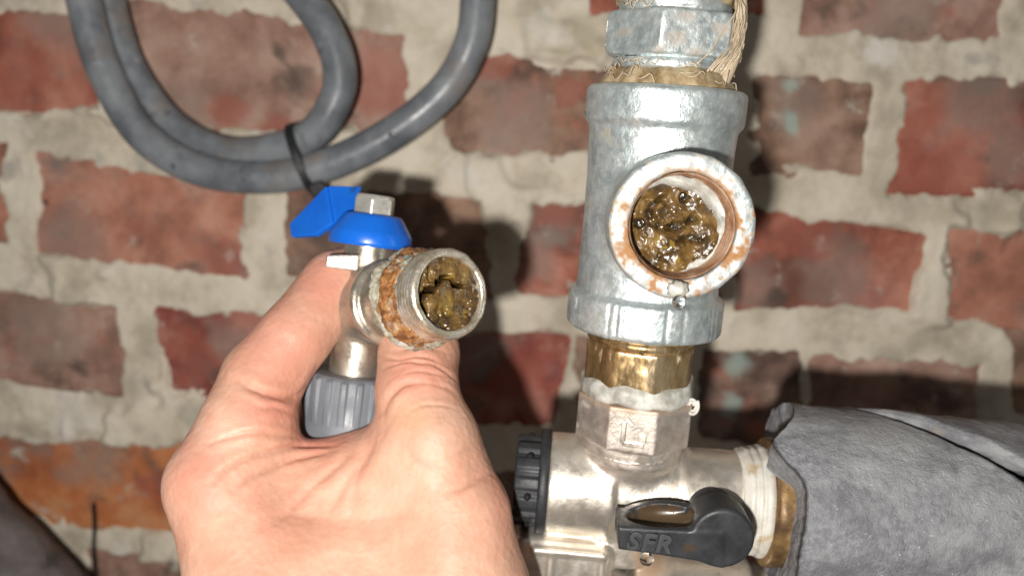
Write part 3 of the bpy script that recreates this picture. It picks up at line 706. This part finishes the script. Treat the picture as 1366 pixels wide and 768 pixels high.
V, F = lathe([(11, 33), (11, 120), (9, 120.5), (9, 33)], org, XR, 40)
ins = thing('pipe_insulation', 'grey foam insulation sleeve with a long open split at lower right', 'insulation', org+XR*80)
nu, no, ni = 170, 300, 300
us = np.linspace(0, 105, nu); Vs = []
for k, u in enumerate(us):
    sl = np.interp(u, [0, 18, 26, 36, 50, 68, 105], [128, 108, 90, 72, 48, 32, 14])      # slit angle, 0 = towards the viewer, 90 = up
    gap = np.interp(u, [0, 18, 24, 34, 105], [.2, .8, 3.4, 6.2, 7.5])
    a = np.radians(np.concatenate([np.linspace(sl+gap/2, sl+360-gap/2, no), np.linspace(sl+360-gap/2, sl+gap/2+20*float(sstep(14, 28, u)), ni)]))
    s = np.concatenate([np.linspace(0, 1, no), np.linspace(1, 0, ni)])
    r = np.concatenate([np.full(no, 24.3), np.full(ni, 15.6)])
    out = np.arange(no+ni) < no
    lift = np.where(out, 1.1*np.exp(-(s/.05)**2)*sstep(15, 34, u)+.5*np.exp(-(s/.09)**2), 0)
    y, z = -np.cos(a), np.sin(a)
    nn = fbm(np.full(len(a), u), y*24, z*24, 6, 3, 4)*.45+fbm(np.full(len(a), u), y*24, z*24, 1.5, 2, 14)*.16
    nn = np.where(out, nn+.6*fbm(np.full(len(a), u*.6), y*24, z*24, 20, 2, 8), nn*.5)
    edge = sstep(.012, 0, s)+sstep(.988, 1, s)
    rr = r+lift+nn-np.where(out, 1.0*edge, 0)
    tip = 6.5*np.exp(-((np.degrees(a) % 360-55)/14)**2)-2.5*np.exp(-((np.degrees(a) % 360-98)/20)**2)-2.5*sstep(100, 140, np.degrees(a) % 360)*sstep(350, 250, np.degrees(a) % 360)
    jag = (fbm(y*24, z*24, y*0, 12, 2, 21)*1.0+np.where(out, .25, .15)*fbm(y*24, z*24, y*0, 1.2, 2, 23)-tip+np.where(out, 0, .6))*max(0, 1-u/14)
    x = 36.6+u+jag
    jitter = .5*fbm(np.full(len(a), u), a*0, a*0, 3.0, 3, 61)*(np.exp(-(s/.02)**2)+np.exp(-((1-s)/.02)**2))
    a = a+np.radians(2.2)*jitter
    y, z = -np.cos(a), np.sin(a)
    Vs.append(np.stack([x, rr*y, rr*z], 1))
V = np.concatenate(Vs); m = no+ni; a = np.arange(m); b = (a+1) % m; F = []
for k in range(nu-1): F.append(np.stack([k*m+a, k*m+b, (k+1)*m+b, (k+1)*m+a], 1))
rows = [np.arange(no)]; extra = []; nb = len(V); rim_o, rim_i = V[:no], V[no:m][::-1]
for q in range(1, 6):
    f_ = q/6; row = rim_o*(1-f_)+rim_i*f_
    row[:, 0] += .55*fbm(row[:, 0]*0+q*3, row[:, 1], row[:, 2], 1.3, 2, 91)-.4*sin(pi*f_)
    row[:, 0] += .5*fbm(row[:, 0]*0, row[:, 1], row[:, 2], 4, 2, 93)
    extra.append(row); rows.append(nb+(q-1)*no+np.arange(no))
rows.append(np.arange(m-1, no-1, -1)); V = np.concatenate([V]+extra)
for ra, rb_ in zip(rows[:-1], rows[1:]): F.append(np.stack([ra[1:], rb_[1:], rb_[:-1], ra[:-1]], 1))
F = np.concatenate(F)
mk('foam_sleeve', V+org, F, M_foam, ins)

# ------------------------------------------------------------------ the ball valve held in the hand
Pm, Pc = P(602, 391, 172), P(520, 404, 193); va = unit(Pm-Pc); vL = np.linalg.norm(Pm-Pc)
vU = unit(P(497, 300, 199)-P(474, 495, 201)); B0 = P(484, 410, 200.5)
def hU(py):   # distance along the stem axis that shows at image row py
    best = min(np.linspace(-45, 45, 901), key=lambda t: abs(pxof(*(B0+vU*t))[1]-py)); return best
bv = thing('ball_valve', 'small nickel ball valve with blue handle held up in the hand', 'valve', B0+vU*hU(600))
z_n0, z_n1 = hU(497), hU(330)
def bv_f(X, Y, Z):
    X, Y, Z = X-B0[0], Y-B0[1], Z-B0[2]
    h = X*vU[0]+Y*vU[1]+Z*vU[2]; r = np.sqrt(np.maximum(X*X+Y*Y+Z*Z-h*h, 0))
    d = s_cyl(r, h, 6.6, z_n0-2, 0, .4)
    d = smin(d, s_cyl(r, h, 6.2, 0, z_n1+3, .8), 1.5)
    d = smin(d, np.sqrt((X+.8)**2+Y*Y+Z*Z)-9.3, 1.5)
    c = Pc-B0; x, y, z = X-c[0], Y-c[1], Z-c[2]
    g = x*va[0]+y*va[1]+z*va[2]; q = np.sqrt(np.maximum(x*x+y*y+z*z-g*g, 0))
    d = smin(d, s_cyl(q, g, 9.2, -9, 2, 1.0), 2.0)
    d = smin(d, s_cyl(q, g, 10.8, -1.8, 1.4, 1.3), .4)
    d = smin(d, s_cyl(q, g, 8.6, 0, 12, .4), .6)
    return d
lo_ = np.minimum(B0, Pc)-22; hi_ = np.maximum(B0, Pc)+22
V, F = nets(bv_f, lo_, hi_, .42)
mk('valve_body', V, F, mat('aged_nickel', [(.36, .30, .24), (.50, .44, .365), (.60, .545, .47)], scale=110, rough=.33, metal=.85, bump=.06, bscale=900, spots=[(80, .60, .74, (.34, .27, .20), .45, .6)], attr=[('rust', (.24, .13, .05), .6, .2)]), bv, {'rust': .25*sstep(.2, .6, fbm(*V.T, 4, 3, 3)), 'lime': np.zeros(len(V))})
# rust and sealing compound round the outlet, threaded outlet
def ragged(s1, a1, a2):
    def f(th, r, h):
        return r+(r > 9.4)*(a1*fbm(np.cos(th)*11, np.sin(th)*11, h, 3, 3, s1)+.7*a1*fbm(np.cos(th)*11, np.sin(th)*11, h, .7, 3, s1+3)), h+a2*fbm(np.cos(th)*11, np.sin(th)*11, r, 3.5, 3, s1+7)
    return f
def fine(prof, n): 
    p = spline([(a, b, 0) for a, b in prof], n); return [(a, b) for a, b, _ in p]
V, F = lathe(fine([(8.5, 10.2), (10.6, 10.5), (11.6, 11.3), (12.0, 12.8), (11.6, 14.6), (11.0, 15.6), (9, 16)], 30), Pc, va, 360, warp=ragged(3, .8, 1.1))
mk('lime_ring', V, F, M_limescale, bv)
V, F = lathe(fine([(8.5, 14.0), (10.9, 14.1), (11.5, 14.9), (11.6, 16.0), (11.2, 17.2), (10.8, 18.0), (10.7, 18.9), (10.2, 20.0), (9, 20.4)], 34), Pc, va, 360, warp=ragged(9, .75, 1.5))
mk('rust_ring', V, F, M_rust, bv)
prof = []
for k in range(46):
    t = k/45; hh = 13+(vL-13.9)*t; prof.append((10.2-.25*t+.17*math.sin(k*pi/2.0), hh))
prof += [(9.75, vL-.5), (9.5, vL), (8.4, vL+.05), (8.1, vL-.5), (8.1, vL-3), (8.1, vL-9)]
V, F = lathe(prof, Pc, va, 140, warp=lambda th, r, h: (r+.06*np.sin(11*th)*np.sin(5*th), h+.05*np.sin(7*th)))
V = V+.07*fbm(V[:, 0], V[:, 1], V[:, 2], .9, 2, 8)[:, None]
mk('threaded_outlet', V, F, M_thread, bv)
vv_ = unit(ZU-np.dot(ZU, va)*va)
cr1 = [(x/180*8.2, y/205*8.2) for x, y in ((-180, -105), (-172, -50), (-125, 40), (-80, 25), (-55, 60), (-25, 92), (25, 85), (45, 50), (85, 35))]
sludge(Pc+va*(vL-1.3), va, 8.55, 23, 'wet olive brown sludge with a dark crack filling the hand-held valve', 120,
       [(cr1[2:], .42, 3.4), (cr1[:3], .55, 2.6), ([(-4.6, 3.2), (-4.2, 5), (-4.9, 6.4)], .3, 1.0)],
       [(-4.6, 1.6, .9, 2.0), (-7.2, -2.8, 1.5, 2.2), (-3.4, 1.0, .6, 1.6)], [(-.5, -2, 2.8), (-2.5, -4.0, 1.2), (1.5, 3.9, 1.2), (4, -4.6, 1)], 0, calm=(-.3, -1.8, 4.2))
# blue cap, nut, wing handle, stop lug
hc0, hc1 = hU(323), hU(286)
V, F = lathe([(6.2, hc0+.3), (9.4, hc0-1.0), (10.25, hc0-1.0), (10.4, hc0-.2), (10.3, hc0+1.9), (9.8, hc0+2.8), (7.6, hc1-.9), (6.9, hc1-.1), (6.2, hc1), (1, hc1)], B0, vU, 72)
hdl = mk('handle', V, F, M_blue, bv)
def wing(pts, th=1.7):
    return slab([P(*p) for p in pts], th)
wn = join([wing([(437, 249, 200.5), (482, 250, 205), (470, 290, 201), (446, 300, 197)]),
           wing([(438, 249, 200.5), (389, 300, 207), (391, 317, 204.5), (424, 315, 200), (446, 299, 197)])])
bevel(mk('wing', *wn, M_blue, hdl, smooth=False), .45, 2)
hn = hU(262)
def nut_f(X, Y, Z):
    r = np.sqrt(X*X+Y*Y); return smax(s_ngon(X, Y, 6, 4.65, radians(4)), np.maximum(np.abs(Z-(hc1+hn)/2)-(hn-hc1)/2-.3, r+.5*np.maximum(0, Z-hn+1)-5.35), .35)
V, F = nets(nut_f, (-6.5, -6.5, hc1-1), (6.5, 6.5, hn+1.2), .3)
nm = frame(vU, (0, -1, 0))
mk('stem_nut', V@nm.T+B0, F, M_nut, bv)
lg = P(453, 349, 193.5); lx = unit(CR*.97+vU*-.06); ly = vU; lz = np.cross(lx, ly)
lugm = slab([lg+lx*a*3.0+ly*b*1.95 for a, b in ((-1, -.8), (1.7, -1.1), (1.7, 1.1), (-1, .8))], 4)
bevel(mk('stop_lug', *lugm, M_nickel_rough, bv, smooth=False), .5)
# grey plastic union nut and its tail
n0, n1, n2 = hU(496), hU(556), hU(588)
def ribs(th, r, h): 
    k = (np.sin(th*20) > .45)
    return r+np.where((h < n0-.8) & (h > n1) & (r > 11.5), .75*k, 0), h
hh = np.linspace(n0-1.0, n1, 3)
V, F = lathe([(6, n0), (11.0, n0), (11.7, n0-.6)]+[(11.9, q) for q in hh]+[(12.0, n1-.2), (12.2, n2+2), (11.6, n2), (9.6, n2-2), (9.4, n2-6), (4, n2-6)], B0, vU, 240, warp=ribs)
bevel(mk('union_nut', V, F[:, ::-1], M_greyplastic, bv, smooth=False), .1, 1)

# ------------------------------------------------------------------ the hand
def hp(x, y, d): return P(x, y, d)
chains = [
 ([(562, 424, 199, 8.2), (559, 470, 193, 9.6), (557, 525, 186.5, 9.7), (573, 592, 182, 11.6), (598, 690, 180, 14.2), (606, 800, 176, 17), (545, 930, 168, 21)], 0),
 ([(295, 642, 180, 11.6), (330, 572, 185, 11.3), (350, 505, 189, 9.5), (394, 449, 193, 8.9), (449, 380, 201, 8.5), (497, 352, 214, 7.8), (530, 378, 222, 7.2)], 1),
 ([(318, 690, 199, 11), (325, 560, 212, 9.5), (420, 585, 227, 8.3), (505, 575, 226, 7.6)], 2),
 ([(330, 745, 206, 10.5), (345, 645, 226, 9), (440, 645, 236, 8), (505, 632, 232, 7.2)], 3),
 ([(350, 805, 210, 9.5), (365, 715, 230, 8), (440, 705, 238, 7), (495, 695, 234, 6.2)], 4),
]
palm = [((299, 652, 181, 11.8), (400, 900, 170, 20)), ((330, 700, 196, 12), (430, 920, 180, 22)), ((430, 690, 188, 13.5), (470, 920, 172, 22)), ((520, 665, 187, 13), (520, 900, 174, 20)),
        ((372, 644, 188, 7.5), (455, 650, 190, 7.5)), ((455, 650, 190, 7.5), (535, 606, 187, 8)), ((350, 660, 188, 10), (545, 640, 187, 11)), ((470, 920, 172, 24), (500, 1150, 152, 27)), ((500, 1150, 152, 27), (505, 1420, 138, 30))]
creases = [  # polyline px, width mm, depth mm
 ([(424, 492), (406, 522), (384, 530), (345, 522), (315, 508)], 1.1, 1.0), ([(398, 556), (376, 546), (345, 545)], .9, .45), ([(394, 540), (372, 533), (350, 530)], .7, .3),
 ([(404, 588), (360, 578), (318, 580), (280, 592)], .8, .55), ([(450, 592), (400, 594), (350, 604), (310, 620), (285, 640)], .9, .8), ([(448, 600), (395, 612), (345, 632), (310, 655)], .9, .65), ([(470, 606), (430, 640), (396, 672), (370, 700)], 1.2, .5), ([(492, 600), (460, 650), (440, 690)], 1.4, .45),
 ([(502, 476), (530, 478), (565, 476), (596, 488)], .5, .45), ([(510, 492), (540, 482), (584, 488), (611, 512)], .45, .5), ([(530, 510), (556, 494), (606, 504)], .4, .3), ([(512, 548), (521, 528), (542, 512), (566, 510)], .9, .9), ([(566, 510), (590, 514), (606, 526)], .5, .4), ([(545, 552), (560, 540), (590, 540), (612, 548)], .5, .25),
 ([(520, 468), (560, 462), (605, 474)], .5, .35), ([(660, 628), (640, 636), (618, 650), (600, 655)], 1.0, .7), ([(640, 590), (622, 600), (600, 612)], .9, .35), ([(470, 700), (520, 690), (560, 690)], 2.2, .25), ([(505, 575), (480, 630), (470, 690)], 1.6, .5), ([(538, 590), (556, 612), (590, 622)], .9, .3), ([(350, 700), (400, 690), (450, 700)], 2.0, .25)]
bulges = [(590, 600, 30, .9), (556, 622, 22, .5), (268, 640, 42, .5), (430, 720, 70, 1.3), (355, 555, 22, .5), (640, 700, 50, .8)]
def hand_f(X, Y, Z):
    d = None
    for a, b in palm:
        s = s_cone(X, Y, Z, hp(*a[:3]), hp(*b[:3]), a[3], b[3]); d = s if d is None else smin(d, s, 7.)
    for pts, which in chains:
        c = None
        for a, b in zip(pts[:-1], pts[1:]):
            s = s_cone(X, Y, Z, hp(*a[:3]), hp(*b[:3]), a[3], b[3]); c = s if c is None else smin(c, s, 1.5)
        d = smin(d, c, 6. if which == 0 else 4.5 if which == 1 else 3.)
    return d
lo_ = np.array([1e9]*3); hi_ = -lo_
for p in [q for c, _ in chains for q in c]+[q for s in palm for q in s]:
    w_ = hp(*p[:3]); lo_ = np.minimum(lo_, w_-p[3]-3); hi_ = np.maximum(hi_, w_+p[3]+3)
V, F = nets(hand_f, lo_, hi_, .95)
# one Catmull-Clark-like refinement by averaging would lose detail: refine with a subdivision in numpy
def subdivide(V, F):
    n = len(V); fc = V[F].mean(1)
    E = np.sort(np.stack([F, np.roll(F, -1, 1)], -1).reshape(-1, 2), 1)
    ue, inv = np.unique(E, axis=0, return_inverse=True); inv = inv.reshape(F.shape)
    fsum = np.zeros((len(ue), 3)); fcn = np.zeros(len(ue))
    np.add.at(fsum, inv.ravel(), np.repeat(fc, 4, 0)); np.add.at(fcn, inv.ravel(), 1)
    mid = V[ue].mean(1); ep = (V[ue].sum(1)+fsum)/(2+fcn)[:, None]
    val_ = np.zeros(n); np.add.at(val_, F.ravel(), 1); q = np.zeros((n, 3)); np.add.at(q, F.ravel(), np.repeat(fc, 4, 0)); q /= np.maximum(val_, 1)[:, None]
    r = np.zeros((n, 3)); rc = np.zeros(n)
    for k in (0, 1): np.add.at(r, ue[:, k], mid); np.add.at(rc, ue[:, k], 1)
    r /= np.maximum(rc, 1)[:, None]; k = np.maximum(rc, 3)[:, None]
    nv = (q+2*r+(k-3)*V)/k
    e = n+inv; f = n+len(ue)+np.arange(len(F))
    Q = np.concatenate([np.stack([F[:, i], e[:, i], f, e[:, i-1]], 1) for i in range(4)])
    return np.concatenate([nv, ep, fc]), Q
# relax, then refine once so that creases hold
V, F = subdivide(V, F)
N_ = vnormals(V, F)
px, py, dd = pxof(*V.T)
facing = sstep(-.05, .35, -(N_@fw))
mm = dd/FPX
cre = np.zeros(len(V))
disp = np.zeros(len(V))
jx = 3.2*fbm(px, py, px*0, 28, 3, 33); jy = 3.2*fbm(px, py, px*0+50, 28, 3, 35)
px0, py0 = px, py; px, py = px+jx, py+jy
for pl, wd, dp in creases:
    d2 = np.full(len(V), 1e9); pl = spline(pl, 24)
    for (ax, ay), (bx, by) in zip(pl[:-1], pl[1:]):
        ex, ey = bx-ax, by-ay; t = np.clip(((px-ax)*ex+(py-ay)*ey)/(ex*ex+ey*ey), 0, 1)
        tt = np.hypot(px-ax-t*ex, py-ay-t*ey)*mm; d2 = np.minimum(d2, tt)
    e0 = np.minimum(np.hypot(px-pl[0][0], py-pl[0][1]), np.hypot(px-pl[-1][0], py-pl[-1][1]))
    tap = .3+.7*sstep(0, 35, e0)
    cre = np.maximum(cre, min(1, .25+dp*.6)*tap*np.exp(-(d2/(wd*.45))**2)*facing*.45)
    disp -= .8*dp*tap*np.exp(-(d2/(wd*.62))**2)*facing
    disp += .26*dp*tap*np.exp(-((d2-wd*1.7)/(wd*.9))**2)*facing
px, py = px0, py0
for a, b, r, hgt in bulges: disp += hgt*np.exp(-(((px-a)**2+(py-b)**2)/r**2))*facing
disp += .35*fbm(*V.T, 9, 2, 3)+.10*fbm(*V.T, 2.5, 2, 6)
V = V+N_*disp[:, None]
pink = np.clip(np.max([sstep(1.25, .2, np.hypot((px-a)/rx, (py-b)/ry)) for a, b, rx, ry in ((370, 460, 75, 85), (355, 545, 60, 40), (265, 640, 60, 60), (560, 500, 55, 40), (430, 380, 40, 60), (420, 585, 40, 20))], 0)*.55+.15*fbm(*V.T, 5, 3, 8), 0, .7)
yel = .45*sstep(1.3, .1, np.hypot((px-548)/40, (py-556)/26))
hand = mk('hand', V, F, M_skin, None, {'pink': pink, 'yellow': yel, 'crease': cre}, origin=P(500, 1150, 152))
tag(hand, 'bare left hand gripping the small valve with blue handle', 'hand')

# ------------------------------------------------------------------ small things at the lower left
path = spline([W(-330, 470, 32), W(-190, 600, 32), W(-75, 730, 32), W(40, 850, 32), W(150, 980, 32)], 80)
V, F = tube(path, 27, 64)
V = V+.9*fbm(V[:, 0], V[:, 1], V[:, 2], 12, 3, 5)[:, None]
tag(mk('pipe_insulation', V, F, M_foam_dark, None), 'dark grey rough pipe insulation in the bottom left corner', 'insulation')
V, F = tube(spline([W(124, 672, 4), W(126, 700, 3.2), W(125, 735, 3.2), W(128, 775, 3), W(130, 840, 3)], 30), .75, 8)
tag(mk('thin_wire', V, F, M_tie, None), 'thin dark wire hanging down the wall below the orange brick', 'wire')
